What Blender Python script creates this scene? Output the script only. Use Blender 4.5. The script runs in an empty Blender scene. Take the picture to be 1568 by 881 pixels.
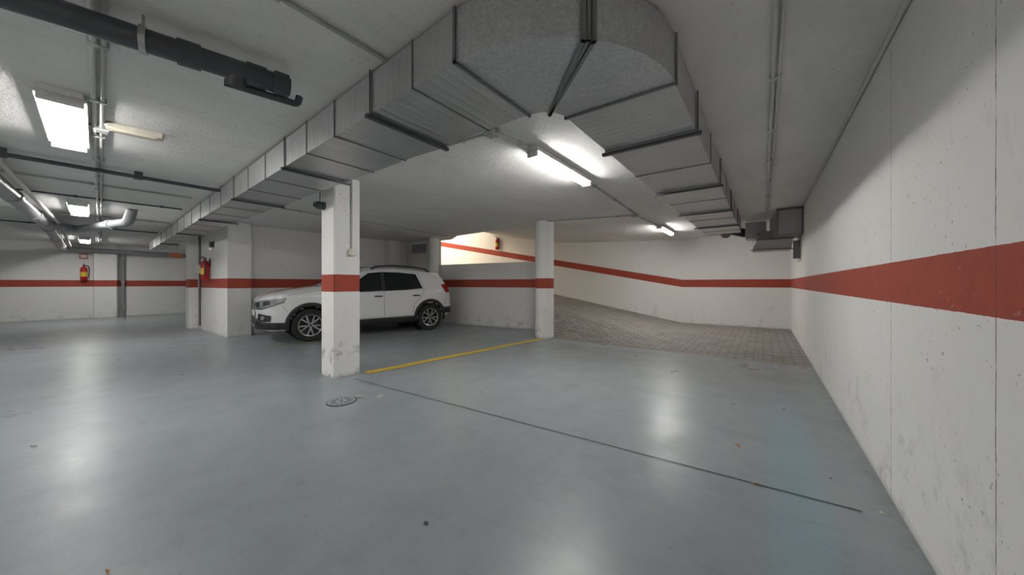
import bpy, bmesh, math, random
import numpy as np
from mathutils import Vector, Matrix
random.seed(4)
S = bpy.context.scene
COL = S.collection
CZ = 2.47
# ------------------------------------------------------------------ node helper
class NT:
    def __init__(s, name):
        s.m = bpy.data.materials.new(name); s.m.use_nodes = True
        s.t = s.m.node_tree; s.t.nodes.clear()
        s.out = s.t.nodes.new('ShaderNodeOutputMaterial')
        s.b = s.t.nodes.new('ShaderNodeBsdfPrincipled')
        s.t.links.new(s.b.outputs[0], s.out.inputs[0])
        s._g = None
    def n(s, k): return s.t.nodes.new(k)
    def put(s, sock, v):
        if isinstance(v, bpy.types.NodeSocket): s.t.links.new(v, sock)
        elif isinstance(v, (tuple, list)) and len(v) == 3 and sock.type == 'RGBA': sock.default_value = (*v, 1)
        else: sock.default_value = v
    def pos(s):
        if s._g is None: s._g = s.n('ShaderNodeNewGeometry')
        return s._g.outputs['Position']
    def xyz(s, v=None):
        k = s.n('ShaderNodeSeparateXYZ'); s.put(k.inputs[0], v or s.pos()); return k.outputs
    def math(s, op, a, b=0.0, c=None, clamp=False):
        k = s.n('ShaderNodeMath'); k.operation = op; k.use_clamp = clamp
        s.put(k.inputs[0], a); s.put(k.inputs[1], b)
        if c is not None: s.put(k.inputs[2], c)
        return k.outputs[0]
    def noise(s, scale, detail=4, rough=.55, vec=None, out='Fac'):
        k = s.n('ShaderNodeTexNoise'); s.put(k.inputs['Vector'], vec or s.pos())
        k.inputs['Scale'].default_value = scale; k.inputs['Detail'].default_value = detail
        k.inputs['Roughness'].default_value = rough; return k.outputs[out]
    def scale(s, v, sc):
        k = s.n('ShaderNodeVectorMath'); k.operation = 'MULTIPLY'; s.put(k.inputs[0], v)
        k.inputs[1].default_value = sc; return k.outputs[0]
    def rng(s, v, a, b, c=0., d=1., smooth=False):
        k = s.n('ShaderNodeMapRange'); s.put(k.inputs[0], v)
        if smooth: k.interpolation_type = 'SMOOTHSTEP'
        for i, q in enumerate((a, b, c, d)): k.inputs[i+1].default_value = q
        return k.outputs[0]
    def mix(s, f, a, b):
        k = s.n('ShaderNodeMix'); k.data_type = 'RGBA'
        s.put(k.inputs[0], f); s.put(k.inputs[6], a); s.put(k.inputs[7], b); return k.outputs[2]
    def bump(s, h, st=.3, d=.01):
        k = s.n('ShaderNodeBump'); k.inputs['Strength'].default_value = st
        k.inputs['Distance'].default_value = d; s.put(k.inputs['Height'], h)
        s.t.links.new(k.outputs[0], s.b.inputs['Normal'])
    def set(s, **kw):
        for k, v in kw.items(): s.put(s.b.inputs[k.replace('_', ' ')], v)
        return s

def simple(name, col, rough=.5, metal=0., var=.06, sc=30, **kw):
    t = NT(name)
    f = t.rng(t.noise(sc, 3), .3, .7)
    c2 = tuple(max(0, c*(1-var*2)) for c in col)
    t.set(Base_Color=t.mix(f, col, c2), Roughness=rough, Metallic=metal, **kw)
    return t.m
def emis(name, col, st):
    t = NT(name)
    t.set(Base_Color=(.9, .9, .9), Roughness=.4)
    f = t.rng(t.noise(6, 1), 0, 1, .95, 1.05)
    t.b.inputs['Emission Color'].default_value = (*col, 1)
    t.put(t.b.inputs['Emission Strength'], t.math('MULTIPLY', f, st))
    return t.m

RED = (.39, .062, .036)
def wall_mat(name, base=(.85, .845, .825), band=True, slope=False, joints=None, dirt=.42):
    t = NT(name); x, y, z = t.xyz()
    big = t.rng(t.noise(.9, 5), .3, .75)
    c = t.mix(t.math('MULTIPLY', big, .35), base, tuple(b*.88 for b in base))
    med = t.rng(t.noise(7, 6, .7), .56, .75)
    c = t.mix(t.math('MULTIPLY', med, .18), c, (.50, .49, .46))
    low = t.rng(z, 0.0, .7, 1., 0.)
    sc = t.rng(t.noise(5, 8, .75), .54, .64)
    c = t.mix(t.math('MULTIPLY', t.math('MULTIPLY', low, sc), dirt), c, (.20, .195, .185))
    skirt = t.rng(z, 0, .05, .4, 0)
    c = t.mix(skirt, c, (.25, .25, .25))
    st = t.noise(6, 5, .7, vec=t.scale(t.pos(), (3.5, 3.5, .7)))
    c = t.mix(t.math('MULTIPLY', t.rng(st, .62, .72), .18), c, (.33, .32, .30))
    pits = t.rng(t.noise(38, 2, .5), .68, .71)
    pm = t.math('MULTIPLY', pits, t.rng(t.noise(2.2, 2), .44, .60))
    c = t.mix(t.math('MULTIPLY', pm, .65), c, (.18, .175, .17))
    if band:
        zz = z
        if slope:
            r = t.math('MULTIPLY', t.math('MAXIMUM', t.math('SUBTRACT', -1.9, x), 0.), .18)
            zz = t.math('SUBTRACT', z, r)
        zz = t.math('ADD', zz, t.math('MULTIPLY', t.math('SUBTRACT', t.noise(25, 2), .5), .006))
        m = t.math('MULTIPLY', t.math('GREATER_THAN', zz, 1.05), t.math('LESS_THAN', zz, 1.262))
        rc = t.mix(t.rng(t.noise(12, 5), .4, .8), RED, tuple(q*.84 for q in RED))
        rc = t.mix(t.math('MULTIPLY', pm, .4), rc, (.5, .4, .37))
        c = t.mix(m, c, rc)
    if joints:
        for jy in joints:
            wob = t.math('MULTIPLY', t.math('SUBTRACT', t.noise(4, 3), .5), .012)
            d = t.math('ABSOLUTE', t.math('ADD', t.math('SUBTRACT', y, jy), wob))
            jm = t.math('MULTIPLY', t.rng(d, .001, .0045, 1, 0), t.rng(t.noise(18, 3), .36, .58, .2, 1))
            c = t.mix(t.math('MULTIPLY', jm, .9), c, (.06, .055, .05))
    t.set(Base_Color=c, Roughness=.75)
    t.bump(t.math('ADD', t.noise(70, 4), t.math('MULTIPLY', t.noise(9, 4), 2.)), .25, .006)
    return t.m

M_wall = wall_mat('white_wall_paint_with_red_band', base=(.78, .775, .755))
M_wallR = wall_mat('right_wall_paint', joints=(1.65, 2.67, 5.3, 8.0))
M_ramp_wall = wall_mat('ramp_wall_paint', slope=True)
M_plain = wall_mat('plain_white_paint', band=False)
M_col = wall_mat('column_paint', dirt=.9)
def ceiling_mat():
    t = NT('ceiling_plaster')
    c = t.mix(t.rng(t.noise(.7, 6, .6), .3, .75), (.80, .785, .765), (.69, .68, .665))
    st = t.noise(3, 6, .7, vec=t.scale(t.pos(), (1.5, .5, 1)))
    c = t.mix(t.math('MULTIPLY', t.rng(st, .48, .75), .4), c, (.54, .53, .52))
    st = t.noise(9, 5, .7, vec=t.scale(t.pos(), (.35, 2, 1)))
    c = t.mix(t.math('MULTIPLY', t.rng(st, .6, .75), .3), c, (.50, .49, .48))
    p = t.rng(t.noise(30, 2), .71, .74)
    c = t.mix(t.math('MULTIPLY', p, .4), c, (.25, .25, .25))
    t.set(Base_Color=c, Roughness=.85)
    t.bump(t.math('ADD', t.noise(12, 7, .7), t.math('MULTIPLY', t.noise(55, 3), .6)), .55, .014)
    return t.m
M_ceil = ceiling_mat()
def floor_mat():
    t = NT('grey_epoxy_floor'); x, y, z = t.xyz()
    c = t.mix(t.rng(t.noise(.6, 5, .5), .3, .7), (.268, .303, .322), (.308, .343, .358))
    c = t.mix(t.math('MULTIPLY', t.rng(t.noise(3, 7, .7), .45, .75), .6), c, (.215, .243, .256))
    c = t.mix(t.math('MULTIPLY', t.rng(t.noise(1.3, 7, .75), .52, .62), .2), c, (.36, .40, .412))
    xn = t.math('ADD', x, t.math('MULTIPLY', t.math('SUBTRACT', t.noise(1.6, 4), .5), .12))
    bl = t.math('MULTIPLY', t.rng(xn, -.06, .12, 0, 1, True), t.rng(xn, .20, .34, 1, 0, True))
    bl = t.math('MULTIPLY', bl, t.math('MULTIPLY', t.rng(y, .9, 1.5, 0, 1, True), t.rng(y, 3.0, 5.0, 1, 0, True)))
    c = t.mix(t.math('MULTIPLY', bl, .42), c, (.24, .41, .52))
    sp = t.rng(t.noise(26, 3, .6), .68, .72)
    sp = t.math('MULTIPLY', sp, t.rng(t.noise(1.7, 3), .42, .58))
    c = t.mix(t.math('MULTIPLY', sp, .5), c, (.12, .13, .13))
    scv = t.noise(3, 5, .6, vec=t.scale(t.pos(), (3, 14, 1)))
    c = t.mix(t.math('MULTIPLY', t.rng(scv, .64, .75), .4), c, (.42, .46, .46))
    scv = t.noise(4, 5, .6, vec=t.scale(t.pos(), (9, 2, 1)))
    c = t.mix(t.math('MULTIPLY', t.rng(scv, .64, .74), .4), c, (.17, .18, .18))
    scv = t.noise(2, 6, .7, vec=t.scale(t.pos(), (1, 5, 1)))
    c = t.mix(t.math('MULTIPLY', t.rng(scv, .58, .72), .38), c, (.19, .21, .215))
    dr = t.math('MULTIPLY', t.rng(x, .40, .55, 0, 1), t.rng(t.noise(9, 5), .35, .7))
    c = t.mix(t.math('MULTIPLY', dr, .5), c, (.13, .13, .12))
    r = t.rng(t.noise(1.5, 6, .65), .3, .75, .26, .42)
    t.set(Base_Color=c, Roughness=r, Specular_IOR_Level=.44)
    t.bump(t.math('ADD', t.noise(5, 3), t.math('MULTIPLY', t.noise(45, 3), .25)), .22, .01)
    return t.m
M_floor = floor_mat()
def paver_mat():
    t = NT('concrete_block_paving')
    b = t.n('ShaderNodeTexBrick'); t.put(b.inputs['Vector'], t.pos())
    b.inputs['Scale'].default_value = 1; b.inputs['Brick Width'].default_value = .24
    b.inputs['Row Height'].default_value = .13; b.inputs['Mortar Size'].default_value = .009
    b.inputs['Color1'].default_value = (.36, .33, .30, 1); b.inputs['Color2'].default_value = (.24, .22, .20, 1)
    b.inputs['Mortar'].default_value = (.085, .08, .075, 1)
    c = t.mix(t.math('MULTIPLY', t.rng(t.noise(2, 6, .7), .4, .75), .5), b.outputs['Color'], (.35, .335, .32))
    c = t.mix(t.math('MULTIPLY', t.rng(t.noise(14, 5), .55, .7), .4), c, (.12, .115, .11))
    t.set(Base_Color=c, Roughness=.6)
    t.bump(t.math('ADD', t.math('MULTIPLY', b.outputs['Fac'], -1.), t.math('MULTIPLY', t.noise(40, 3), .3)), .5, .01)
    return t.m
M_paver = paver_mat()
def galv(name, base=.42, beads=True, met=.6, k=.06):
    t = NT(name)
    v = t.n('ShaderNodeTexVoronoi'); t.put(v.inputs['Vector'], t.pos()); v.inputs['Scale'].default_value = 95
    s = t.xyz(v.outputs['Color'])[0]
    a, b_ = base*(1-k), base*(1+k)
    c = t.mix(s, (a, a*1.01, a*1.03), (b_, b_*1.01, b_*1.03))
    d = base*.72
    c = t.mix(t.math('MULTIPLY', t.rng(t.noise(2.5, 3, .5), .45, .75), .5), c, (d, d, d))
    t.set(Base_Color=c, Metallic=met, Roughness=.36)
    if beads:
        uv = t.n('ShaderNodeUVMap'); u, w, _ = t.xyz(uv.outputs[0])
        wv = t.math('SINE', t.math('MULTIPLY', u, 2*math.pi/.13))
        wv = t.math('POWER', t.math('ABSOLUTE', wv), 8)
        t.bump(t.math('ADD', wv, t.math('MULTIPLY', t.noise(4, 1), 1.5)), .45, .006)
    return t.m
M_galv = galv('galvanised_sheet', .52); M_galv2 = galv('galvanised_flange', .22, False)
M_galvbend = galv('galvanised_sheet_bend', .52, False, k=.13)
M_dark = simple('dark_rubber', (.03, .03, .032), .5)
M_pvc = simple('dark_grey_pvc', (.06, .063, .072), .35)
M_pvcl = simple('grey_pvc', (.26, .265, .28), .35)
M_cond = simple('grey_conduit', (.42, .42, .41), .5)
M_condw = simple('painted_conduit', (.62, .62, .60), .55)
M_white = simple('white_plastic', (.75, .75, .72), .4)
M_cream = simple('aged_white_plastic', (.72, .68, .58), .4)
M_yel = simple('yellow_road_paint', (.85, .60, .04), .55, var=.10, sc=15)
M_yelf = simple('faded_yellow_paint', (.46, .38, .14), .5, var=.25, sc=10)
M_exred = simple('extinguisher_red', (.50, .015, .012), .3)
M_label = simple('yellow_label', (.8, .6, .05), .5)
M_brown = simple('dry_leaf', (.48, .28, .10), .7, var=.2)
M_paper = simple('paper_scrap', (.70, .68, .60), .8)
M_joint = simple('joint_sealant', (.05, .055, .055), .6)
M_orange = simple('orange_plastic', (.6, .14, .02), .4)
M_steel = simple('steel', (.5, .5, .5), .3, .9)
M_lamp = emis('lit_diffuser', (1., .98, .945), 38.)
M_lampb = emis('lit_diffuser_bright', (1., .98, .945), 76.)

# ------------------------------------------------------------------ mesh helpers
def link(o, parent=None):
    COL.objects.link(o)
    if parent: o.parent = parent
    return o
def from_bm(name, bm, mats, parent=None, smooth=False, angle=None):
    me = bpy.data.meshes.new(name); bm.normal_update(); bm.to_mesh(me); bm.free()
    for m in (mats if isinstance(mats, (list, tuple)) else [mats]): me.materials.append(m)
    if smooth:
        me.polygons.foreach_set('use_smooth', [True]*len(me.polygons))
        if angle: me.set_sharp_from_angle(angle=math.radians(angle))
    return link(bpy.data.objects.new(name, me), parent)
def empty(name, loc=(0, 0, 0), rz=0):
    e = bpy.data.objects.new(name, None); e.location = loc; e.rotation_euler[2] = rz
    e.empty_display_size = .2; COL.objects.link(e); return e
def bbox(bm, a, b, mi=0, mat=None):
    r = bmesh.ops.create_cube(bm, size=1)
    c = [(a[i]+b[i])/2 for i in range(3)]; s = [abs(b[i]-a[i]) for i in range(3)]
    for v in r['verts']:
        v.co = Vector((v.co[0]*s[0]+c[0], v.co[1]*s[1]+c[1], v.co[2]*s[2]+c[2]))
        if mat is not None: v.co = mat @ v.co
    fs = {f for v in r['verts'] for f in v.link_faces}
    for f in fs: f.material_index = mi
    return r['verts']
def box(name, a, b, mat, parent=None, bevel=0):
    bm = bmesh.new(); bbox(bm, a, b)
    if bevel: bmesh.ops.bevel(bm, geom=bm.edges[:], offset=bevel, segments=2, affect='EDGES')
    return from_bm(name, bm, mat, parent)
def bcyl(bm, p, q, r1, r2=None, seg=20, mi=0):
    p, q = Vector(p), Vector(q); d = q-p
    r = bmesh.ops.create_cone(bm, cap_ends=True, segments=seg, radius1=r1, radius2=r1 if r2 is None else r2, depth=d.length)
    M = Matrix.Translation((p+q)/2) @ d.to_track_quat('Z', 'Y').to_matrix().to_4x4()
    for v in r['verts']: v.co = M @ v.co
    for f in {f for v in r['verts'] for f in v.link_faces}: f.material_index = mi
    return r['verts']
def pipe(name, pts, r, mat, parent=None, fillet=0.0):
    P = [Vector(p) for p in pts]
    if fillet:
        Q = [P[0]]
        for i in range(1, len(P)-1):
            a = (P[i-1]-P[i]); b = (P[i+1]-P[i]); f = min(fillet, a.length*.45, b.length*.45)
            a.normalize(); b.normalize(); A = P[i]+a*f; B = P[i]+b*f
            for k in range(7):
                s = k/6; Q.append(A*(1-s)**2+P[i]*2*s*(1-s)+B*s*s)
        Q.append(P[-1]); P = Q
    cu = bpy.data.curves.new(name, 'CURVE'); cu.dimensions = '3D'; cu.bevel_depth = r
    cu.bevel_resolution = 5; cu.use_fill_caps = True
    sp = cu.splines.new('POLY'); sp.points.add(len(P)-1)
    for i, p in enumerate(P): sp.points[i].co = (*p, 1)
    cu.materials.append(mat)
    return link(bpy.data.objects.new(name, cu), parent)
def prism(name, poly, z0, z1, mat, parent=None):
    bm = bmesh.new()
    b = [bm.verts.new((x, y, z0)) for x, y in poly]; t = [bm.verts.new((x, y, z1)) for x, y in poly]
    bm.faces.new(b[::-1]); bm.faces.new(t); n = len(poly)
    for i in range(n): bm.faces.new((b[i], b[(i+1) % n], t[(i+1) % n], t[i]))
    bmesh.ops.recalc_face_normals(bm, faces=bm.faces[:])
    return from_bm(name, bm, mat, parent)

# ------------------------------------------------------------------ room shell
box('floor', (-18.2, -4.2, -.2), (.75, 11.1, 0), M_floor)
prism('ceiling', [(-18.2, -4.2), (.75, -4.2), (.75, 11.1), (-3.0, 11.1), (-3.0, 10.9), (-3.9, 6.95), (-5.3, 6.5), (-6.8, 6.65), (-7.5, 7.1), (-18.2, 7.1)], CZ, 4.5, M_ceil)
box('wall_right', (.55, -4.2, 0), (.75, 11.1, CZ), M_wallR)
box('wall_back', (-14.2, 10.9, 0), (.55, 11.1, 4.5), M_ramp_wall)
box('wall_left', (-18.2, -4.2, 0), (-18, 7.1, CZ), M_wall)
box('wall_front', (-18, -4.2, 0), (.55, -4, CZ), M_wall)
box('wall_ramp_end', (-14.2, 7.1, 0), (-14, 10.9, 4.5), M_plain)
box('wall_hall_end', (-18, 6.9, 0), (-9.45, 7.1, CZ), M_wall)
box('wall_block', (-11.62, 2.2, 0), (-9.14, 2.62, CZ), M_wall)
box('wall_bay', (-9.5, 2.62, 0), (-9.3, 6.9, CZ), M_wall)
box('wall_bay_end', (-9.3, 6.8, 0), (-7.85, 7.0, CZ), M_wall)
box('wall_pilaster_left', (-18, .80, 0), (-17.75, 1.30, CZ), M_wall)
box('wall_pilaster_bay', (-9.3, 6.05, 0), (-9.02, 6.35, CZ), M_wall)
box('bay_gap_shade', (-8.95, 6.77, 2.1), (-8.3, 6.8, 2.38), M_pvcl)  # grey panel standing in for the dark of a recess near the ceiling
bm = bmesh.new()
prof = [(-3.0, CZ), (-4.6, 2.55), (-6.1, 2.65), (-7.6, 2.9), (-9.2, 3.26), (-9.2, 4.4), (-14, 4.4)]
prev = None
for x, z in prof:
    a = bm.verts.new((x if x != -3.0 else -3.95, 6.3, z)); b = bm.verts.new((x, 10.95, z))
    if prev: bm.faces.new((prev[0], prev[1], b, a))
    prev = (a, b)
o = from_bm('ceiling_ramp', bm, M_plain)
def ramp_h(x, y):
    s = min(1, max(0, (y-6.2)/1.6)); s = s*s*(3-2*s)
    if x < -4.6: s = 1
    return .006+.18*max(0, -1.9-x)*s
def ramp_y0(x):
    return 6.2 if x > -4.05 else 7.15
bm = bmesh.new(); rows = []
xs = list(np.arange(.55, -4.05, -.15))+[-4.05, -4.06]+list(np.arange(-4.2, -14.05, -.4))+[-14]
for x in xs:
    y0 = ramp_y0(x); rows.append([bm.verts.new((x, y0+(10.9-y0)*k/24, ramp_h(x, y0+(10.9-y0)*k/24))) for k in range(25)])
for a, b in zip(rows, rows[1:]):
    for k in range(24): bm.faces.new((a[k], a[k+1], b[k+1], b[k]))
from_bm('floor_paved_ramp', bm, M_paver, smooth=True)
path = [(-4.38, 7.28), (-4.65, 7.18), (-5.0, 7.09), (-5.4, 7.02), (-5.9, 6.96), (-6.5, 6.88), (-7.1, 6.80), (-7.9, 6.78)]
poly = path+[(x+.0, y+.16) for x, y in path[::-1]]
prism('wall_ramp_parapet', poly, 0, 1.70, M_wall)
box('trim_ramp_threshold', (-3.75, 6.17, 0), (.55, 6.2, .006), M_cond)

bm = bmesh.new(); bbox(bm, (-4.50, 2.02, 0), (-4.17, 2.35, CZ))
bmesh.ops.bevel(bm, geom=[e for e in bm.edges if abs(e.verts[0].co.z-e.verts[1].co.z) > 1], offset=.012, segments=2, affect='EDGES')
from_bm('concrete_column', bm, M_col)
def roundcol(name, x, y, r, z=CZ):
    bm = bmesh.new(); bcyl(bm, (x, y, 0), (x, y, z), r, seg=48)
    return from_bm(name, bm, M_col, smooth=True, angle=40)
roundcol('concrete_column', -3.78, 6.28, .2)
roundcol('concrete_column', -7.72, 6.62, .14)
box('concrete_column', (-12.05, 2.05, 0), (-11.7, 2.45, CZ), M_col)

def strip(name, p, q, w, mat, z=.004):
    p, q = Vector((*p, z)), Vector((*q, z)); d = (q-p).normalized(); n = Vector((-d.y, d.x, 0))*w/2
    bm = bmesh.new(); N = 24; pr = None
    for k in range(N+1):
        c = p.lerp(q, k/N); j = Vector((random.uniform(-1, 1), random.uniform(-1, 1), 0))*w*.04
        a, b = bm.verts.new(c+n+j), bm.verts.new(c-n+j)
        if pr: bm.faces.new((pr[0], pr[1], b, a))
        pr = (a, b)
    bmesh.ops.recalc_face_normals(bm, faces=bm.faces[:])
    if list(bm.faces)[0].normal.z < 0: bmesh.ops.reverse_faces(bm, faces=bm.faces[:])
    return from_bm(name, bm, mat)
strip('parking_line', (-4.10, 2.40), (-3.70, 6.05), .13, M_yel)
strip('parking_line', (-7.3, 2.35), (-6.15, 4.9), .07, M_yelf)
strip('floor_joint', (-3.95, 2.16), (.40, 2.42), .009, M_joint)
e = empty('floor_drain_cover', (-3.3, 1.67, 0))
bm = bmesh.new()
bcyl(bm, (0, 0, 0), (0, 0, .006), .135, seg=40)
for v in bmesh.ops.create_cone(bm, cap_ends=True, segments=40, radius1=.124, radius2=.124, depth=.004)['verts']: v.co.z += .006
for f in bm.faces:
    if f.calc_center_median().z > .0075: f.material_index = 1
M_drain = simple('drain_iron', (.10, .11, .11), .5, .2)
from_bm('frame', bm, [M_drain, M_floor], e)
bm = bmesh.new()
for i in range(14):
    a = i*math.pi/7; R = Matrix.Rotation(a, 4, 'Z')
    bbox(bm, (.055, -.006, .008), (.105, .006, .0095), mat=R)
bcyl(bm, (0, 0, .007), (0, 0, .010), .015)
from_bm('slots', bm, M_drain, e)
def leaf(name, x, y, s, mat, a, z=0):
    bm = bmesh.new()
    pts = [(-1, 0, .004), (-.5, .4, .012), (.1, .45, .010), (.6, .25, .016), (1, 0, .005), (.5, -.35, .012), (-.2, -.42, .005), (-.7, -.2, .01)]
    c = bm.verts.new((x, y, .008+z)); R = Matrix.Rotation(a, 3, 'Z'); vs = []
    for p in pts:
        q = R @ Vector((p[0]*s, p[1]*s, 0)); vs.append(bm.verts.new((x+q.x, y+q.y, p[2]+z)))
    for i in range(8): bm.faces.new((c, vs[i], vs[(i+1) % 8]))
    return from_bm(name, bm, mat)
def F(px, py):
    D = 598/(py-434.5); L = (px-784)/520*D; return (-.595*D+.804*L, .804*D+.595*L)
for px, py, s, m in [(1130, 684, .03, 0), (1158, 743, .022, 0), (1200, 628, .025, 0), (1272, 735, .010, 0), (1252, 676, .012, 0), (165, 878, .015, 0), (52, 685, .02, 0),
                     (548, 609, .045, 1), (582, 608, .045, 1), (1350, 788, .015, 1), (1230, 565, .03, 0), (905, 534, .03, 1), (610, 566, .03, 0), (455, 745, .01, 0)]:
    x, y = F(px, py); leaf('paper_scrap' if m else 'dry_leaf', x, y, s, M_paper if m else M_brown, random.random()*6)
x, y = F(652, 803)
bm = bmesh.new(); bmesh.ops.create_icosphere(bm, subdivisions=2, radius=.010)
for v in bm.verts: v.co = Vector((x+v.co.x*1.2, y+v.co.y, .0065+v.co.z*.65))
from_bm('pebble', bm, M_drain)

# ------------------------------------------------------------------ ventilation duct
duct = empty('ventilation_duct')
ZB, ZT = 2.20, 2.445
cx, cy = -1.17, 1.93
st = []
for y in [8.4, 7.9, 7.15, 6.4, 5.65, 4.9, 4.15, 3.4, 2.6]:
    st.append(((-.37, y), (-1.0, y), 's'))
NB = 24
for k in range(NB+1):
    a = -math.pi/2*k/NB
    st.append(((cx+.80*math.cos(a), cy+.80*math.sin(a)), (cx+.17*math.cos(a), cy+.17*math.sin(a)), 'seam' if k in (0, NB) else ('mid' if k == NB//2 else None)))
for x in [-1.51, -1.93, -2.45, -2.95, -3.43, -4.0, -4.6, -5.2, -5.9, -6.6, -7.3, -8.1, -8.9, -9.7, -10.6, -11.5, -12.5, -13.5, -14.6, -15.6]:
    yn = 1.13+.047*(-1.17-x); yf = 1.76+.018*(-1.17-x)
    st.append(((x, yn), (x, yf), 's'))
bm = bmesh.new(); uvl = bm.loops.layers.uv.new('UVMap'); prev = None; pu = 0
for i, (o_, n_, k) in enumerate(st):
    ring = [bm.verts.new((*o_, ZB)), bm.verts.new((*n_, ZB)), bm.verts.new((*n_, ZT)), bm.verts.new((*o_, ZT))]
    if prev:
        c0 = (Vector(st[i-1][0])+Vector(st[i-1][1]))/2; c1 = (Vector(o_)+Vector(n_))/2; nu = pu+(c1-c0).length
        bend = 9 < i <= 9+NB
        for j in range(4):
            f = bm.faces.new((prev[j], prev[(j+1) % 4], ring[(j+1) % 4], ring[j]))
            for l, (uu, vv) in zip(f.loops, [(pu, j), (pu, j+1), (nu, j+1), (nu, j)]): l[uvl].uv = (uu, vv)
            f.material_index = 1 if bend else 0
        pu = nu
    else: bm.faces.new(ring[::-1])
    prev = ring
bm.faces.new(prev)
bmesh.ops.recalc_face_normals(bm, faces=bm.faces[:])
from_bm('duct_shell', bm, [M_galv, M_galvbend], duct)
bm = bmesh.new()
def frame(bm, o_, n_, t=.012, w=.014, mi=0):
    o_, n_ = Vector(o_), Vector(n_); d = (n_-o_).normalized(); a = math.atan2(d.y, d.x); L = (n_-o_).length
    M = Matrix.Translation((*o_, 0)) @ Matrix.Rotation(a, 4, 'Z')
    bbox(bm, (-t, -w/2, ZB-t), (L+t, w/2, ZB+.001), mi, M)
    bbox(bm, (-t, -w/2, ZB-t), (.001, w/2, ZT+.01), mi, M)
    bbox(bm, (L-.001, -w/2, ZB-t), (L+t, w/2, ZT+.01), mi, M)
for o_, n_, k in st:
    if k: frame(bm, o_, n_, .006 if k == 's' else .012, .010 if k == 's' else .015)
a = -math.pi/4
for da in (-.03, .03):
    frame(bm, (cx+.80*math.cos(a+da), cy+.80*math.sin(a+da)), (cx+.17*math.cos(a), cy+.17*math.sin(a)), .018, .018)
from_bm('duct_flanges', bm, M_galv2, duct)
bm = bmesh.new()
def hanger(bm, o_, n_, ext=.05):
    o_, n_ = Vector(o_), Vector(n_); d = (n_-o_).normalized(); A = o_-d*ext; B = n_+d*ext
    a = math.atan2(d.y, d.x); M = Matrix.Translation((*A, 0)) @ Matrix.Rotation(a, 4, 'Z')
    bbox(bm, (0, -.015, ZB-.032), ((B-A).length, .015, ZB-.011), 0, M)
    for p in (A+d*.025, B-d*.025): bcyl(bm, (*p, ZB-.035), (*p, CZ), .004, seg=8)
for y in (2.62, 4.17, 5.67, 7.17): hanger(bm, (-.37, y), (-1.0, y), .035)
for x in (-1.95, -3.45, -5.22, -7.3, -9.7, -12.5):
    hanger(bm, (x, 1.13+.047*(-1.17-x)), (x, 1.76+.018*(-1.17-x)), .03)
from_bm('hanger_rails', bm, M_pvc, duct)
fan = empty('extractor_fan_box')
bm = bmesh.new()
bcyl(bm, (-.66, 8.402, 2.29), (-.66, 8.75, 2.24), .10, seg=24)
bcyl(bm, (-.70, 8.45, 2.32), (-.30, 8.75, 2.22), .09, seg=24)
from_bm('flexible_connector', bm, M_dark, fan)
bm = bmesh.new()
def hexa(bm, b4, t4, mi=0):
    b = [bm.verts.new(v) for v in b4]; t = [bm.verts.new(v) for v in t4]
    fs = [bm.faces.new(b[::-1]), bm.faces.new(t)]
    for i in range(4): fs.append(bm.faces.new((b[i], b[(i+1) % 4], t[(i+1) % 4], t[i])))
    for f in fs: f.material_index = mi
hexa(bm, [(-.18, 8.15, 1.80), (.42, 8.15, 1.80), (.42, 8.75, 1.80), (-.18, 8.75, 1.80)],
         [(-.10, 8.02, 1.98), (.44, 8.02, 1.98), (.44, 8.75, 1.98), (-.18, 8.75, 1.98)])
hexa(bm, [(-.10, 8.02, 1.982), (.44, 8.02, 1.982), (.44, 8.75, 1.982), (-.18, 8.75, 1.982)],
         [(-.02, 8.15, 2.16), (.42, 8.15, 2.16), (.42, 8.75, 2.16), (-.18, 8.75, 2.16)])
hexa(bm, [(-.30, 8.45, 2.06), (.05, 8.45, 2.06), (.05, 8.85, 2.06), (-.30, 8.85, 2.06)],
         [(-.30, 8.45, 2.40), (.05, 8.45, 2.40), (.05, 8.85, 2.40), (-.30, 8.85, 2.40)])
hexa(bm, [(.20, 7.55, 2.0), (.54, 7.55, 2.0), (.54, 8.2, 2.0), (.10, 8.2, 2.0)],
         [(.20, 7.55, 2.44), (.54, 7.55, 2.44), (.54, 8.2, 2.40), (.10, 8.2, 2.40)])
bmesh.ops.recalc_face_normals(bm, faces=bm.faces[:])
bmesh.ops.bevel(bm, geom=bm.edges[:], offset=.006, segments=1, affect='EDGES')
from_bm('housing', bm, galv('galvanised_box', .40, False), fan)
bm = bmesh.new()
for (a, b) in [((-.2, 8.13, 1.79), (.44, 8.16, 1.81)), ((-.12, 8.0, 1.97), (.46, 8.03, 1.99)),
               ((.19, 7.54, 1.985), (.545, 7.565, 2.01)), ((.19, 7.54, 1.985), (.215, 7.565, 2.45)), ((.52, 7.54, 1.985), (.545, 7.565, 2.45)), ((.19, 7.54, 2.425), (.545, 7.565, 2.455))]:
    bbox(bm, a, b)
bbox(bm, (.45, 8.2, 1.62), (.55, 8.3, 1.95))
from_bm('flanges_and_bracket', bm, M_galv2, fan)

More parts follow.
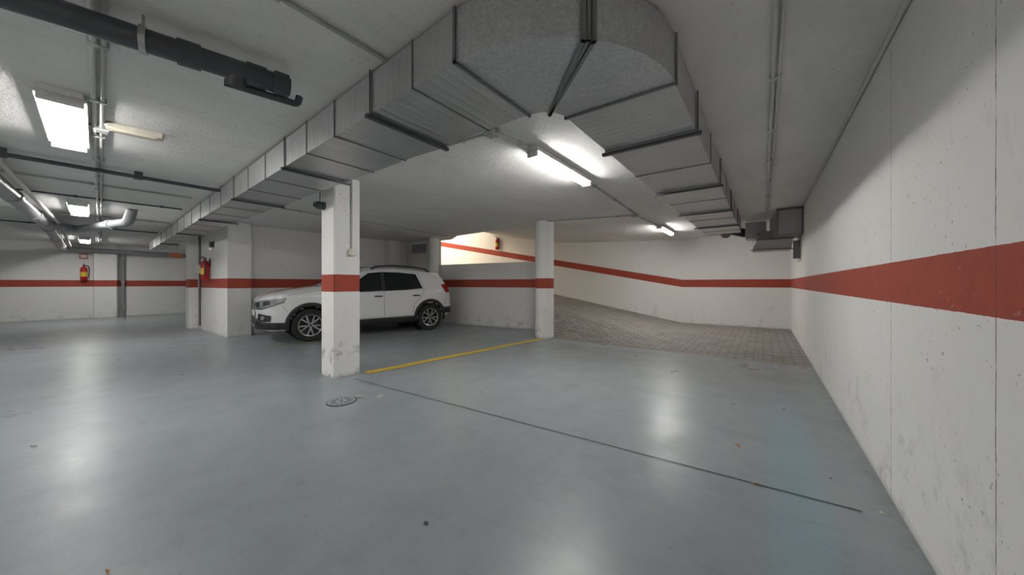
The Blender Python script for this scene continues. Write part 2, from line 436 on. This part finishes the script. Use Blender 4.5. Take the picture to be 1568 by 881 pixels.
# ------------------------------------------------------------------ light fixtures
def fixture(x, y, a, L=1.27, W=.11, mat=M_lamp):
    e = empty('fluorescent_ceiling_light', (x, y, CZ), a)
    bm = bmesh.new(); bbox(bm, (-L/2, -W/2, -.05), (L/2, W/2, 0))
    bmesh.ops.bevel(bm, geom=bm.edges[:], offset=.006, segments=2, affect='EDGES')
    bbox(bm, (-L/2, -W/2-.012, -.058), (L/2, W/2+.012, -.048))
    from_bm('housing', bm, M_white, e)
    bm = bmesh.new()
    n = 10; prev = None; l = L/2-.035
    for k in range(n+1):
        t = math.pi*k/n; yy = -math.cos(t)*(W/2-.008); zz = -.058-.04*min(1, math.sin(t)*1.35)
        p = (bm.verts.new((-l, yy, zz)), bm.verts.new((l, yy, zz)))
        if prev: bm.faces.new((prev[0], prev[1], p[1], p[0]))
        prev = p
    bm.verts.ensure_lookup_table()
    bm.faces.new([bm.verts[2*k] for k in range(n+1)]); bm.faces.new([bm.verts[2*k+1] for k in range(n+1)][::-1])
    bmesh.ops.recalc_face_normals(bm, faces=bm.faces[:])
    from_bm('lit_diffuser', bm, mat, e)
    bm = bmesh.new()
    for s in (-1, 1): bbox(bm, (s*(L/2-.035), -W/2, -.10), (s*L/2, W/2, -.05))
    for s in (-.3, 0, .3):
        for q in (-1, 1): bbox(bm, (s*L-.012, q*W/2-.004, -.072), (s*L+.012, q*W/2+.004, -.03))
    bmesh.ops.bevel(bm, geom=bm.edges[:], offset=.003, segments=1, affect='EDGES')
    from_bm('end_caps_and_clips', bm, M_white, e)
    return e
fixture(-1.78, 3.36, math.pi/2, mat=M_lampb)
fixture(-1.86, 8.65, math.pi/2, mat=M_lampb)
T = math.radians(-2.7)
fixture(-4.45, .06, T, L=1.3, W=.2)
fixture(-9.3, .26, T, L=1.3, W=.2)
fixture(-15.9, .55, T, L=1.3, W=.2)
fixture(-1.6, -2.6, math.pi/2, mat=M_lampb)  # unseen fixture behind the camera, added as fill for the foreground
fixture(-7.0, -2.9, 0, mat=M_lampb, W=.2)  # added hall fixture outside the view, evens out the lighting
fixture(-12.8, 4.6, 0, mat=M_lamp)  # extra fixture hidden behind the bay wall, added as fill light
e = empty('emergency_light', (-4.30, .42, CZ), math.radians(82))
bm = bmesh.new(); bbox(bm, (-.17, -.055, -.05), (.17, .055, 0)); bmesh.ops.bevel(bm, geom=bm.edges[:], offset=.012, segments=3, affect='EDGES')
from_bm('body', bm, M_cream, e)
bm = bmesh.new(); bbox(bm, (-.13, -.04, -.062), (.13, .04, -.045)); bmesh.ops.bevel(bm, geom=bm.edges[:], offset=.006, segments=2, affect='EDGES')
from_bm('lens', bm, simple('lens', (.8, .74, .6), .15), e)

def jbox(x, y, s=.05):
    e = empty('junction_box', (x, y, CZ))
    bm = bmesh.new(); bbox(bm, (-s, -s, -.045), (s, s, 0)); bmesh.ops.bevel(bm, geom=bm.edges[:], offset=.006, segments=2, affect='EDGES')
    from_bm('box', bm, M_condw, e)
    bm = bmesh.new(); bbox(bm, (-s*.85, -s*.85, -.052), (s*.85, s*.85, -.044))
    for i in (-1, 1):
        for j in (-1, 1): bcyl(bm, (i*s*.65, j*s*.65, -.056), (i*s*.65, j*s*.65, -.05), .006, seg=10)
        bcyl(bm, (i*s, 0, -.02), (i*(s+.03), 0, -.02), .016, seg=12); bcyl(bm, (0, i*s, -.02), (0, i*(s+.03), -.02), .016, seg=12)
    from_bm('lid_and_glands', bm, M_cond, e)
zc = CZ-.018
def conduit(pts, r=.011, mat=M_condw, name='ceiling_conduit', z=zc):
    P = [(p[0], p[1], p[2] if len(p) > 2 else z) for p in pts]
    e = empty(name)
    pipe('tube', P, r, mat, e, .05)
    bm = bmesh.new(); cnt = 0
    for a, b in zip(P, P[1:]):
        a, b = Vector(a), Vector(b); L = (b-a).length
        k = .3
        while k < L-.1:
            c = a.lerp(b, k/L); bbox(bm, (c.x-r*1.5, c.y-r*1.5, c.z-r*1.3), (c.x+r*1.5, c.y+r*1.5, CZ)); k += .9; cnt += 1
    if cnt: from_bm('clips', bm, mat, e)
    else: bm.free()
    return e
jbox(-1.88, 2.24); jbox(-1.98, 6.6); jbox(-4.45, .24, .045)
conduit([(-1.77, -.6), (-1.77, 1.1), (-1.84, 1.6), (-1.86, 2.2)], mat=M_cond)
conduit([(-1.9, 2.24), (-4.1, 2.12), (-6.6, 2.3)], mat=M_cond)
conduit([(-1.86, 2.28), (-1.80, 2.7)])
conduit([(-1.80, 4.0), (-1.92, 6.56)], mat=M_cond)
conduit([(-1.96, 6.64), (-1.88, 8.0)], mat=M_cond)
conduit([(-2.0, 6.58), (-3.62, 6.14)], mat=M_cond)
conduit([(-6.7, 2.35), (-7.0, 6.45)], mat=M_cond)
conduit([(.045, -3.9), (.05, 7.4)], r=.012); conduit([(.075, -3.9), (.08, 7.4)], r=.008)
for off, m in ((0, M_condw), (.04, M_cond)):
    conduit([(-.8, .02+off), (-4.4, .2+off), (-17.9, .92+off)], r=.013, mat=m)
conduit([(-7.1, -.9), (-7.0, 1.25)], r=.012, mat=M_cond); conduit([(-8.3, -1.0), (-8.2, 1.35)], r=.012, mat=M_pvc)
conduit([(-5.98, -2.4, CZ-.06), (-5.92, 1.9, CZ-.06)], r=.022, mat=M_pvc, name='dark_ceiling_pipe')
conduit([(-10.4, -.9), (-10.3, 1.5)], r=.014, mat=M_pvcl); conduit([(-12.6, -1.5), (-12.5, 1.6)], r=.014, mat=M_pvc)
pipe('trim_ceiling_right', [(.535, -3.9, CZ-.015), (.535, 7.5, CZ-.015)], .012, M_condw)
e = empty('drain_pipe')
A, B = Vector((-2.78, -1.2, 2.36)), Vector((-2.33, .80, 2.345)); d = (B-A).normalized()
pipe('main_pipe', [A, B], .056, M_pvc, e)
bm = bmesh.new()
for s in (.62, 1.62, 1.90):
    bcyl(bm, A+d*s, A+d*(s+.09), .064, seg=32)
bcyl(bm, B-d*.02, B+d*.05, .067, seg=32); bcyl(bm, B+d*.05, B+d*.06, .05, seg=32)
q = A+d*1.86
bcyl(bm, q, q+Vector((-.03, 0, -.085)), .05, seg=24)
from_bm('sockets_and_cap', bm, M_pvc, e, True, 40)
q = q+Vector((-.03, 0, -.075))
pipe('branch', [q-d*.05, q+d*.22, q+d*.30, q+d*.31+Vector((0, 0, .05))], .02, M_pvc, e, .04)
bm = bmesh.new()
for s in (.2, 1.5):
    c = A+d*s; bcyl(bm, c-d*.012, c+d*.012, .066, seg=32); bcyl(bm, c+Vector((0, 0, .06)), (c.x, c.y, CZ), .006, seg=8)
from_bm('pipe_clamps', bm, M_steel, e, True, 40)
e = empty('sewer_pipe')
P1, P2, P3 = Vector((-4.6, -.56, 2.30)), Vector((-11.3, -.06, 2.28)), Vector((-17.7, .2, 2.24))
pipe('main_pipe', [P1, P2, P3, Vector((-17.75, 4.5, 2.2))], .08, M_pvcl, e, .25)
pipe('branch', [P2+Vector((.35, -.02, 0)), P2+Vector((-.15, .35, .0)), (-9.75, .62, 2.24), (-9.1, .80, 2.25), (-9.0, .83, CZ)], .075, M_pvcl, e, .18)
bm = bmesh.new(); d = (P2-P1).normalized()
for s in (1.5, 3.2, 4.9, 6.3): bcyl(bm, P1+d*s, P1+d*(s+.11), .092, seg=28)
d = (P3-P2).normalized()
for s in (.2, 2.5, 4.8): bcyl(bm, P2+d*s, P2+d*(s+.11), .092, seg=28)
bcyl(bm, Vector((-9.75, .62, 2.24)), Vector((-9.63, .65, 2.24)), .088, seg=28)
from_bm('sockets', bm, M_pvcl, e, True, 40)
pipe('parallel_pipe', [P1+Vector((0, .14, .05)), P2+Vector((0, .14, .05)), P3+Vector((.1, .14, .05))], .025, M_condw, e)

e = empty('switch_box_with_conduit')
bm = bmesh.new(); bbox(bm, (-4.17, 2.19, 1.50), (-4.125, 2.27, 1.585)); bmesh.ops.bevel(bm, geom=bm.edges[:], offset=.006, segments=2, affect='EDGES')
bbox(bm, (-4.126, 2.21, 1.52), (-4.118, 2.25, 1.565)); from_bm('switch_box', bm, M_cream, e)
pipe('riser', [(-4.157, 2.23, 1.58), (-4.157, 2.23, CZ)], .010, M_cond, e)
e = empty('alarm_siren')
bm = bmesh.new(); bcyl(bm, (-4.42, 2.02, 2.12), (-4.42, 1.93, 2.12), .05, .045, seg=28); bcyl(bm, (-4.42, 1.93, 2.12), (-4.42, 1.90, 2.12), .03, seg=20)
from_bm('horn', bm, simple('dark_teal_plastic', (.03, .05, .055), .35), e, True, 40)
pipe('cable', [(-4.42, 1.97, 2.16), (-4.42, 1.97, CZ)], .006, M_pvc, e)

# ------------------------------------------------------------------ fire extinguishers
def extinguisher(x, y, z, a):
    e = empty('fire_extinguisher', (x, y, z), a)
    bm = bmesh.new()
    prof = [(0, 0), (.07, 0), (.078, .012), (.078, .36), (.07, .40), (.045, .43), (.026, .445), (.026, .47), (0, .47)]
    N = 24; rings = []
    for r, zz in prof: rings.append([bm.verts.new((r*math.cos(2*math.pi*k/N), -.095+r*math.sin(2*math.pi*k/N), zz)) for k in range(N)])
    for A, B in zip(rings, rings[1:]):
        for k in range(N): bm.faces.new((A[k], A[(k+1) % N], B[(k+1) % N], B[k]))
    bmesh.ops.remove_doubles(bm, verts=bm.verts[:], dist=1e-5)
    from_bm('cylinder', bm, M_exred, e, True, 40)
    bm = bmesh.new()
    rr = [[bm.verts.new((.0795*math.cos(t), -.095+.0795*math.sin(t), zz)) for t in np.linspace(-math.pi*.85, -math.pi*.15, 12)] for zz in (.12, .27)]
    for k in range(11): bm.faces.new((rr[0][k], rr[0][k+1], rr[1][k+1], rr[1][k]))
    from_bm('label', bm, M_label, e)
    bm = bmesh.new(); bcyl(bm, (0, -.095, .47), (0, -.095, .51), .02, seg=16)
    bbox(bm, (-.015, -.19, .50), (.015, -.07, .515)); bbox(bm, (-.015, -.18, .535), (.015, -.08, .548), mat=Matrix.Rotation(.05, 4, 'X'))
    bbox(bm, (-.02, -.02, .3), (.02, 0, .5)); bbox(bm, (-.03, -.09, .425), (.03, 0, .44))
    from_bm('valve', bm, M_dark, e)
    pipe('hose', [(.02, -.095, .49), (.10, -.10, .47), (.115, -.11, .30), (.095, -.12, .08)], .011, M_dark, e, .06)
    bm = bmesh.new(); bbox(bm, (-.09, -.006, .70), (.09, 0, .88)); bbox(bm, (-.06, -.008, .74), (.06, -.006, .84), 1)
    from_bm('sign', bm, [M_exred, M_paper], e)
extinguisher(-10.45, 2.2, 1.24, 0)
extinguisher(-18, .60, 1.26, math.pi/2)
extinguisher(-8.75, 10.9, ramp_h(-8.75, 10)+1.30, 0)
e = empty('emergency_exit_lamp', (-15.6, 2.42, 2.08), .2)
bm = bmesh.new(); bbox(bm, (-.03, -.16, -.08), (.03, .16, .08)); bmesh.ops.bevel(bm, geom=bm.edges[:], offset=.01, segments=2, affect='EDGES')
from_bm('body', bm, M_orange, e)
bm = bmesh.new(); bcyl(bm, (0, 0, .07), (0, 0, CZ-2.08), .008, seg=8); from_bm('stem', bm, M_cond, e)
e = empty('wall_pipe')
pipe('riser', [(-17.93, 1.45, 0), (-17.93, 1.45, 2.2)], .045, M_pvcl, e)
bm = bmesh.new()
for z in (.3, 1.2, 2.0): bbox(bm, (-18, 1.39, z), (-17.88, 1.51, z+.03))
from_bm('clamps', bm, M_steel, e)
e = empty('wall_conduit')
pipe('riser', [(-11.3, 2.18, 0.1), (-11.3, 2.18, CZ)], .014, M_pvc, e); pipe('riser_b', [(-11.42, 2.18, 0.1), (-11.42, 2.18, CZ)], .014, M_cond, e)
bm = bmesh.new(); bbox(bm, (-11.46, 2.13, 1.4), (-11.25, 2.2, 1.62)); from_bm('switch_box', bm, M_cream, e)
e = empty('alarm_bell')
bm = bmesh.new(); bcyl(bm, (-10.2, 2.2, 2.05), (-10.2, 2.13, 2.05), .06); bbox(bm, (-10.28, 2.19, 1.98), (-10.12, 2.2, 2.12)); from_bm('bell', bm, M_dark, e, True, 40)

# ------------------------------------------------------------------ car
car = empty('car', (-7.76, 4.43, 0), math.atan2(-.977, -.22))
M_cw = simple('white_car_paint', (.80, .81, .82), .22, var=.01, Coat_Weight=.6)
M_cb = simple('black_plastic_cladding', (.022, .022, .024), .5)
M_glass = simple('dark_window_glass', (.012, .014, .016), .04, var=.02)
M_tyre = simple('tyre_rubber', (.02, .02, .02), .75)
M_rim = simple('alloy_wheel', (.45, .46, .47), .3, .8)
M_rimd = simple('dark_alloy', (.04, .04, .045), .35, .5)
M_chr = simple('chrome', (.7, .7, .72), .12, 1.)
M_hl = simple('headlamp_glass', (.42, .45, .48), .08, .4)
M_hld = simple('headlamp_dark_bezel', (.05, .055, .06), .1)
M_tail = simple('tail_lamp_red', (.42, .01, .01), .15)
M_seam = simple('panel_gap', (.05, .05, .05), .8)
M_plate = simple('number_plate', (.75, .75, .75), .4)
def key(ks, w=.05):
    X = [k[0] for k in ks]; Y = [k[1] for k in ks]
    o = np.argsort(X); X = np.array(X)[o]; Y = np.array(Y)[o]
    return lambda x: float(np.mean([np.interp(x+d, X, Y) for d in np.linspace(-w, w, 5)]))
Tc = key([(2.07, .80), (2.04, .87), (1.98, .92), (1.85, .97), (1.6, 1.025), (1.2, 1.08), (.95, 1.11), (.88, 1.135), (.22, 1.475), (0, 1.525), (-.5, 1.56), (-1.0, 1.54), (-1.4, 1.495), (-1.62, 1.455), (-1.70, 1.42), (-1.88, 1.10), (-1.96, .97), (-2.01, .86)], .03)
w0 = key([(-2.01, .68), (-1.97, .75), (-1.88, .80), (-1.6, .845), (-1.2, .865), (0, .865), (1.2, .865), (1.6, .845), (1.8, .79), (1.93, .70), (2.02, .58), (2.07, .46)], .025)
zb = key([(-2.01, .40), (-1.8, .32), (-1.3, .24), (0, .22), (1.3, .22), (1.9, .24), (2.07, .30)])
belt = lambda x: .955-.022*x
rr_ = key([(2.07, .03), (1.8, .06), (1, .05), (.3, .07), (-1.6, .08), (-2.01, .05)])
def W(x, z):
    w = w0(x); b = belt(x)
    if z > b: return w-.02-.30*(z-b)-.10*max(0, z-b-.25)**2
    v = w-.02*((z-.68)/.28)**2 if z > .68 else w-.010*((.68-z)/.3)**2
    if z < .42: v -= .5*(.42-z)**2
    v -= .008*math.exp(-((z-.60)/.05)**2)*(1 if -1.0 < x < 1.0 else 0)
    return v
xs = sorted(set([2.07, 2.06, 2.045, 2.025, 2.0, -2.01, -2.0, -1.985]+[round(v, 3) for v in np.arange(-1.96, 1.98, .045)]))
bm = bmesh.new(); prev = None
for x in xs:
    b = zb(x); t = Tc(x); r = rr_(x); Te = t-r; we = W(x, Te)
    pts = [(0, b), (W(x, b)*.5, b), (W(x, b)*.93, b)]
    pts += [(W(x, b+(Te-b)*k/22)*(1 if k > 0 else .985), b+(Te-b)*k/22+(0.012 if k == 0 else 0)) for k in range(23)]
    for k in range(1, 15):
        y = we*(1-(k/15)**1.6); pts.append((y, t-r*(y/we)**5))
    pts.append((0, t))
    ring = [bm.verts.new((x, y, z)) for y, z in pts]+[bm.verts.new((x, -y, z)) for y, z in pts[1:-1][::-1]]
    if prev:
        n = len(ring)
        for k in range(n): bm.faces.new((prev[k], prev[(k+1) % n], ring[(k+1) % n], ring[k]))
    else: bm.faces.new(ring[::-1])
    prev = ring
bm.faces.new(prev)
bmesh.ops.recalc_face_normals(bm, faces=bm.faces[:])
body = from_bm('body', bm, [M_cw, M_cb], None)
AXF, AXR, RW = 1.24, -1.35, .325
for i, (ax, s) in enumerate([(AXF, 1), (AXF, -1), (AXR, 1), (AXR, -1)]):
    bm = bmesh.new(); bcyl(bm, (ax+.0031, s*.50, RW+.0213), (ax+.0031, s*1.1, RW+.0213), .3737, seg=52, mi=1)
    bmesh.ops.recalc_face_normals(bm, faces=bm.faces[:])
    cut = from_bm('cut', bm, [M_cw, M_cb], None)
    md = body.modifiers.new('b', 'BOOLEAN'); md.operation = 'DIFFERENCE'; md.object = cut; md.solver = 'EXACT'
    dg = bpy.context.evaluated_depsgraph_get(); dg.update()
    nm = bpy.data.meshes.new_from_object(body.evaluated_get(dg)); body.modifiers.clear(); body.data = nm
    bpy.data.objects.remove(cut)
bm = bmesh.new(); bm.from_mesh(nm); kill = []
for f in bm.faces:
    if f.material_index == 1: continue
    c = f.calc_center_median()
    for ax in (AXF, AXR):
        if abs(c.y) > .52 and math.hypot(c.x-ax, c.z-RW-.02) < .355: kill.append(f)
if kill: bmesh.ops.delete(bm, geom=list(set(kill)), context='FACES')
bm.to_mesh(nm); bm.free()
nm.polygons.foreach_set('use_smooth', [True]*len(nm.polygons)); nm.set_sharp_from_angle(angle=math.radians(38))
body.parent = car
bm = bmesh.new()
for ax in (AXF, AXR):
    for s in (-1, 1): bcyl(bm, (ax, s*.45, RW+.02), (ax, s*.50, RW+.02), .37, seg=40)
from_bm('wheel_well_liners', bm, M_cb, car)
class Part:
    def __init__(s, name, mat, th=0): s.bm = bmesh.new(); s.name = name; s.mat = mat; s.th = th
    def grid(s, fn, nu, nv, both=True):
        for sd in ((1, -1) if both else (1,)):
            g = [[s.bm.verts.new((lambda p: (p[0], p[1]*sd, p[2]))(fn(i/nu, j/nv))) for j in range(nv+1)] for i in range(nu+1)]
            for i in range(nu):
                for j in range(nv):
                    q = (g[i][j], g[i+1][j], g[i+1][j+1], g[i][j+1]); s.bm.faces.new(q if sd > 0 else q[::-1])
        return s
    def done(s):
        o = from_bm(s.name, s.bm, s.mat, car, True, 35)
        if s.th:
            m = o.modifiers.new('s', 'SOLIDIFY'); m.thickness = s.th; m.offset = 0
        return o
def lerpc(c, t):
    X = np.linspace(0, 1, len(c)); return (float(np.interp(t, X, [p[0] for p in c])), float(np.interp(t, X, [p[1] for p in c])))
def sidequad(part, bot, top, off=.004, nu=16, nv=8):
    def fn(u, v):
        a, b = lerpc(bot, u), lerpc(top, u); x = a[0]+(b[0]-a[0])*v; z = a[1]+(b[1]-a[1])*v
        return (x, W(x, z)+off, z)
    part.grid(fn, nu, nv)
def ribbon(part, pl, w=.006, off=.003, both=True, N=30):
    L = [0]
    for a, b in zip(pl, pl[1:]): L.append(L[-1]+math.hypot(b[0]-a[0], b[1]-a[1]))
    def at(t):
        return float(np.interp(t*L[-1], L, [p[0] for p in pl])), float(np.interp(t*L[-1], L, [p[1] for p in pl]))
    def fn(u, v):
        p = at(u); q = at(min(1, u+.01)); r = at(max(0, u-.01)); dx, dz = q[0]-r[0], q[1]-r[1]; l = math.hypot(dx, dz) or 1
        x = p[0]-dz/l*w*(v-.5); z = p[1]+dx/l*w*(v-.5); return (x, W(x, z)+off, z)
    part.grid(fn, N, 1, both)
g = Part('side_windows', M_glass)
sidequad(g, [(.72, 1.00), (.3, .985), (-.17, 1.0)], [(.56, 1.06), (.10, 1.385), (-.17, 1.415)], .004)
sidequad(g, [(-.25, 1.0), (-.7, 1.015), (-1.15, 1.05)], [(-.25, 1.418), (-.6, 1.415), (-1.02, 1.38)], .004)
g.done()
g = Part('pillar_trim', M_cb)
sidequad(g, [(-.17, 1.0), (-.25, 1.0)], [(-.17, 1.415), (-.25, 1.418)], .005, 3, 8)
sidequad(g, [(.76, .99), (.70, .99)], [(.66, 1.06), (.52, 1.08)], .005, 3, 3)
ribbon(g, [(.76, .992), (.3, .975), (-.2, .99), (-.7, 1.005), (-1.17, 1.04)], .018, .006)
g.done()
def topquad(part, x0, x1, y0, y1, off):
    def fn(u, v):
        x = x0+(x1-x0)*u; h = y0+(y1-y0)*u; y = h*(2*v-1)
        t = Tc(x); r = rr_(x); we = W(x, t-r); sl = (Tc(x+.02)-Tc(x-.02))/.04; n = math.hypot(sl, 1)
        z = t-r*(abs(y)/we)**5
        return (x-sl/n*off, y, z+off/n)
    part.grid(fn, 14, 16, False)
g = Part('windscreen', M_glass); topquad(g, .86, .23, .66, .56, .005); g.done()
g = Part('rear_window', M_glass); topquad(g, -1.87, -1.74, .60, .54, .006); g.done()
g = Part('panel_gaps', M_seam)
ribbon(g, [(.80, .38), (.82, .7), (.80, .93), (.74, 1.0)]); ribbon(g, [(-.21, .38), (-.21, 1.0)])
ribbon(g, [(-.92, .62), (-1.0, .75), (-1.16, .88), (-1.20, 1.05), (-1.06, 1.42)])
ribbon(g, [(-.92, .62), (-.88, .42)])
ribbon(g, [(.80, .40), (-.88, .40)], .005)
ribbon(g, [(1.62, .93), (1.2, 1.0), (.85, 1.04)], .006)
ribbon(g, [(.48, 1.15), (.10, 1.43), (-.2, 1.445), (-.7, 1.443), (-1.06, 1.415)], .006)
ribbon(g, [(-1.66, .62), (-1.80, .66), (-1.84, .93)], .005); ribbon(g, [(1.62, .60), (1.70, .72)], .005)
g.done()
g = Part('sill_cladding', M_cb, .012)
sidequad(g, [(.90, .235), (-1.0, .235)], [(.86, .375), (-.96, .385)], .012, 24, 4)
g.done()
g = Part('wheel_arch_cladding', M_cb, .014)
for ax in (AXF, AXR):
    def fn(u, v, ax=ax):
        a = math.radians(-14+208*u); r = .352+.078*v; x = ax+r*math.cos(a); z = RW+.02+r*math.sin(a)
        x = max(-1.99, min(2.03, x)); return (x, W(x, z)+.014, z)
    g.grid(fn, 40, 2)
g.done()
def contour(z):
    pts = [(2.07, 0.0)]
    for x in np.linspace(2.07, 1.2, 60): pts.append((x, W(x, z)))
    L = [0]
    for a, b in zip(pts, pts[1:]): L.append(L[-1]+math.hypot(b[0]-a[0], b[1]-a[1]))
    return pts, L
def cpt(t, z, off):
    pts, L = contour(z); px = [p[0] for p in pts]; py = [p[1] for p in pts]
    x, y = float(np.interp(t, L, px)), float(np.interp(t, L, py)); x2, y2 = float(np.interp(t+.01, L, px)), float(np.interp(t+.01, L, py))
    dx, dy = x2-x, y2-y; l = math.hypot(dx, dy) or 1
    return (x+dy/l*off, y-dx/l*off, z)
def fquad(part, bot, top, off=.006, nu=14, nv=5):
    def fn(u, v):
        a, b = lerpc(bot, u), lerpc(top, u); t = a[0]+(b[0]-a[0])*v; z = a[1]+(b[1]-a[1])*v
        return cpt(t, z, off)
    part.grid(fn, nu, nv)
g = Part('grille', M_cb); fquad(g, [(0, .63), (.40, .66)], [(0, .785), (.42, .79)], .008); g.done()
g = Part('grille_bars', M_chr)
for z in (.66, .70, .745, .775): fquad(g, [(0, z), (.40, z+.004)], [(0, z+.009), (.40, z+.013)], .014, 10, 1)
g.done()
bm = bmesh.new(); bbox(bm, (2.07, -.085, .69), (2.095, .085, .755)); bmesh.ops.bevel(bm, geom=bm.edges[:], offset=.01, segments=2, affect='EDGES'); from_bm('badge', bm, M_chr, car)
g = Part('headlamps', M_hl); fquad(g, [(.42, .665), (.62, .665), (.86, .735), (1.04, .80)], [(.42, .80), (.62, .835), (.86, .862), (1.06, .875)], .010, 18, 6); g.done()
g = Part('headlamp_bezels', M_hld)
fquad(g, [(.45, .70), (.57, .69)], [(.45, .785), (.57, .80)], .014, 8, 4); fquad(g, [(.66, .72), (.80, .75)], [(.66, .81), (.80, .83)], .014, 8, 4)
fquad(g, [(.42, .66), (.62, .66), (.86, .73), (1.04, .795)], [(.42, .672), (.62, .672), (.86, .742), (1.04, .807)], .016, 18, 1)
g.done()
g = Part('lower_bumper', M_cb, .01); fquad(g, [(0, .29), (.45, .29), (.95, .27), (1.10, .27)], [(0, .50), (.45, .50), (.62, .42), (1.06, .40)], .014, 24, 4)
g.grid(lambda u, v: (lambda x, z: (x, W(x, z)+.012, z))(-1.72-.26*u, .40+.16*v), 8, 3); g.done()
g = Part('fog_lamp_surround', M_cb); fquad(g, [(.52, .43), (.80, .43)], [(.54, .585), (.82, .54)], .018, 8, 4); g.done()
bm = bmesh.new()
for s in (-1, 1):
    p = cpt(.66, .50, .016); p = Vector((p[0], p[1]*s, p[2])); bcyl(bm, p, p+Vector((.015, s*.010, 0)), .042, seg=20)
from_bm('fog_lamps', bm, M_hl, car, True, 40)
g = Part('skid_plate', M_chr); fquad(g, [(0, .30), (.40, .30)], [(0, .355), (.44, .355)], .026, 8, 2); g.done()
box('front_plate', (2.088, -.26, .52), (2.10, .26, .62), M_plate, car)
box('rear_plate', (-2.03, -.26, .72), (-2.01, .26, .82), M_plate, car)
g = Part('rear_bumper_cladding', M_cb, .01); g.grid(lambda u, v: (-2.022, .66*u, .42+.18*v), 6, 2); g.done()
g = Part('tail_lamps', M_tail); sidequad(g, [(-1.80, .93), (-1.95, .93)], [(-1.68, 1.13), (-1.83, 1.14)], .008, 8, 6); g.done()
bm = bmesh.new()
for s in (-1, 1):
    for x in (-.08, -.98):
        y = W(x, .86); bbox(bm, (x-.09, s*(y+.004), .855), (x+.09, s*(y+.030), .882))
bmesh.ops.bevel(bm, geom=bm.edges[:], offset=.006, segments=2, affect='EDGES'); from_bm('door_handles', bm, M_cb, car)
bm = bmesh.new()
for s in (-1, 1):
    r = bmesh.ops.create_uvsphere(bm, u_segments=20, v_segments=14, radius=1)
    for v in r['verts']:
        c = v.co; q = lambda t: math.copysign(abs(t)**.75, t)
        v.co = Vector((.60+q(c.x)*.075+.03*(1-abs(c.y)), s*(.955)+q(c.y)*.105, 1.06+q(c.z)*.078))
from_bm('mirror_caps', bm, M_cb, car, True)
bm = bmesh.new()
for s in (-1, 1):
    r = bmesh.ops.create_uvsphere(bm, u_segments=18, v_segments=10, radius=1)
    for v in r['verts']: v.co = Vector((.535+v.co.x*.02, s*.957+math.copysign(abs(v.co.y)**.7, v.co.y)*.09, 1.06+math.copysign(abs(v.co.z)**.7, v.co.z)*.062))
    bcyl(bm, (.60, s*.80, 1.0), (.60, s*.90, 1.03), .025, .03)
from_bm('mirror_glass_and_arms', bm, M_cb, car, True, 40)
for s in (-1, 1):
    P = []
    for k in range(15):
        x = .02-1.42*k/14; h = .06*min(1, math.sin(math.pi*k/14)*4)
        t = Tc(x); r = rr_(x); we = W(x, t-r); y = we-.05; P.append((x, s*y, t-r*(y/we)**5+h+.004))
    pipe('roof_rail_'+('l' if s > 0 else 'r'), P, .02, M_cb, car)
def lathe(bm, prof, N, mi=0, closed=False):
    rings = [[bm.verts.new((r*math.cos(2*math.pi*k/N), y, r*math.sin(2*math.pi*k/N))) for k in range(N)] for r, y in prof]
    pr = list(zip(rings, rings[1:]))+([(rings[-1], rings[0])] if closed else [])
    for A, B in pr:
        for k in range(N):
            f = bm.faces.new((A[k], A[(k+1) % N], B[(k+1) % N], B[k])); f.material_index = mi
for ax in (AXF, AXR):
    for s in (1, -1):
        bm = bmesh.new()
        lathe(bm, [(.212, -.09), (.235, -.10), (.30, -.102), (.318, -.088), (.325, -.06), (.325, .06), (.318, .088), (.30, .102), (.235, .10), (.212, .09), (.205, 0)], 48, 0, True)
        lathe(bm, [(.216, .092), (.208, .096), (.198, .085), (.195, .0), (.0001, -.01)], 48, 2)
        lathe(bm, [(.222, .090), (.214, .103), (.200, .098), (.194, .07)], 48, 1)
        for i in range(5):
            for da in (-.17, .17):
                R = Matrix.Rotation(i*2*math.pi/5+math.pi/2, 4, 'Y')
                a = Vector((.04, .075, .0)); b = Vector((.205*math.cos(da*1.5), .088, .205*math.sin(da*1.5)))
                d = (b-a); L = d.length; an = math.atan2(d.z, d.x)
                M = R @ Matrix.Translation(a) @ Matrix.Rotation(-an, 4, 'Y')
                bbox(bm, (0, -.022, -.014), (L, .012, .014), 1, M)
        bcyl(bm, (0, .04, 0), (0, .098, 0), .038, seg=24, mi=1); bcyl(bm, (0, .098, 0), (0, .103, 0), .022, seg=20, mi=2)
        bmesh.ops.recalc_face_normals(bm, faces=bm.faces[:])
        o = from_bm('wheel', bm, [M_tyre, M_rim, M_rimd, M_steel], car, True, 35)
        o.location = (ax, s*.755, RW); o.rotation_euler[2] = 0 if s > 0 else math.pi

# ------------------------------------------------------------------ lights
def area(name, loc, size, power, col, rot=(0, 0, 0)):
    l = bpy.data.lights.new(name, 'AREA'); l.energy = power; l.color = col; l.size = size
    o = bpy.data.objects.new(name, l); o.location = loc; o.rotation_euler = rot; COL.objects.link(o); return o
area('ramp_daylight', (-11.8, 9.0, 4.35), 2.5, 160, (1, .84, .64))
w = bpy.data.worlds.new('World'); S.world = w; w.use_nodes = True
w.node_tree.nodes['Background'].inputs[0].default_value = (.6, .62, .65, 1); w.node_tree.nodes['Background'].inputs[1].default_value = .3

cam = bpy.data.cameras.new('camera'); co = bpy.data.objects.new('camera', cam); COL.objects.link(co)
co.location = (0, 0, 1.15); co.rotation_euler = (math.pi/2, 0, math.radians(36.5))
cam.sensor_width = 36; cam.lens = 36*520/1568; cam.shift_y = -.0038; cam.clip_start = .02
S.camera = co
S.view_settings.view_transform = 'Standard'
S.view_settings.exposure = .25
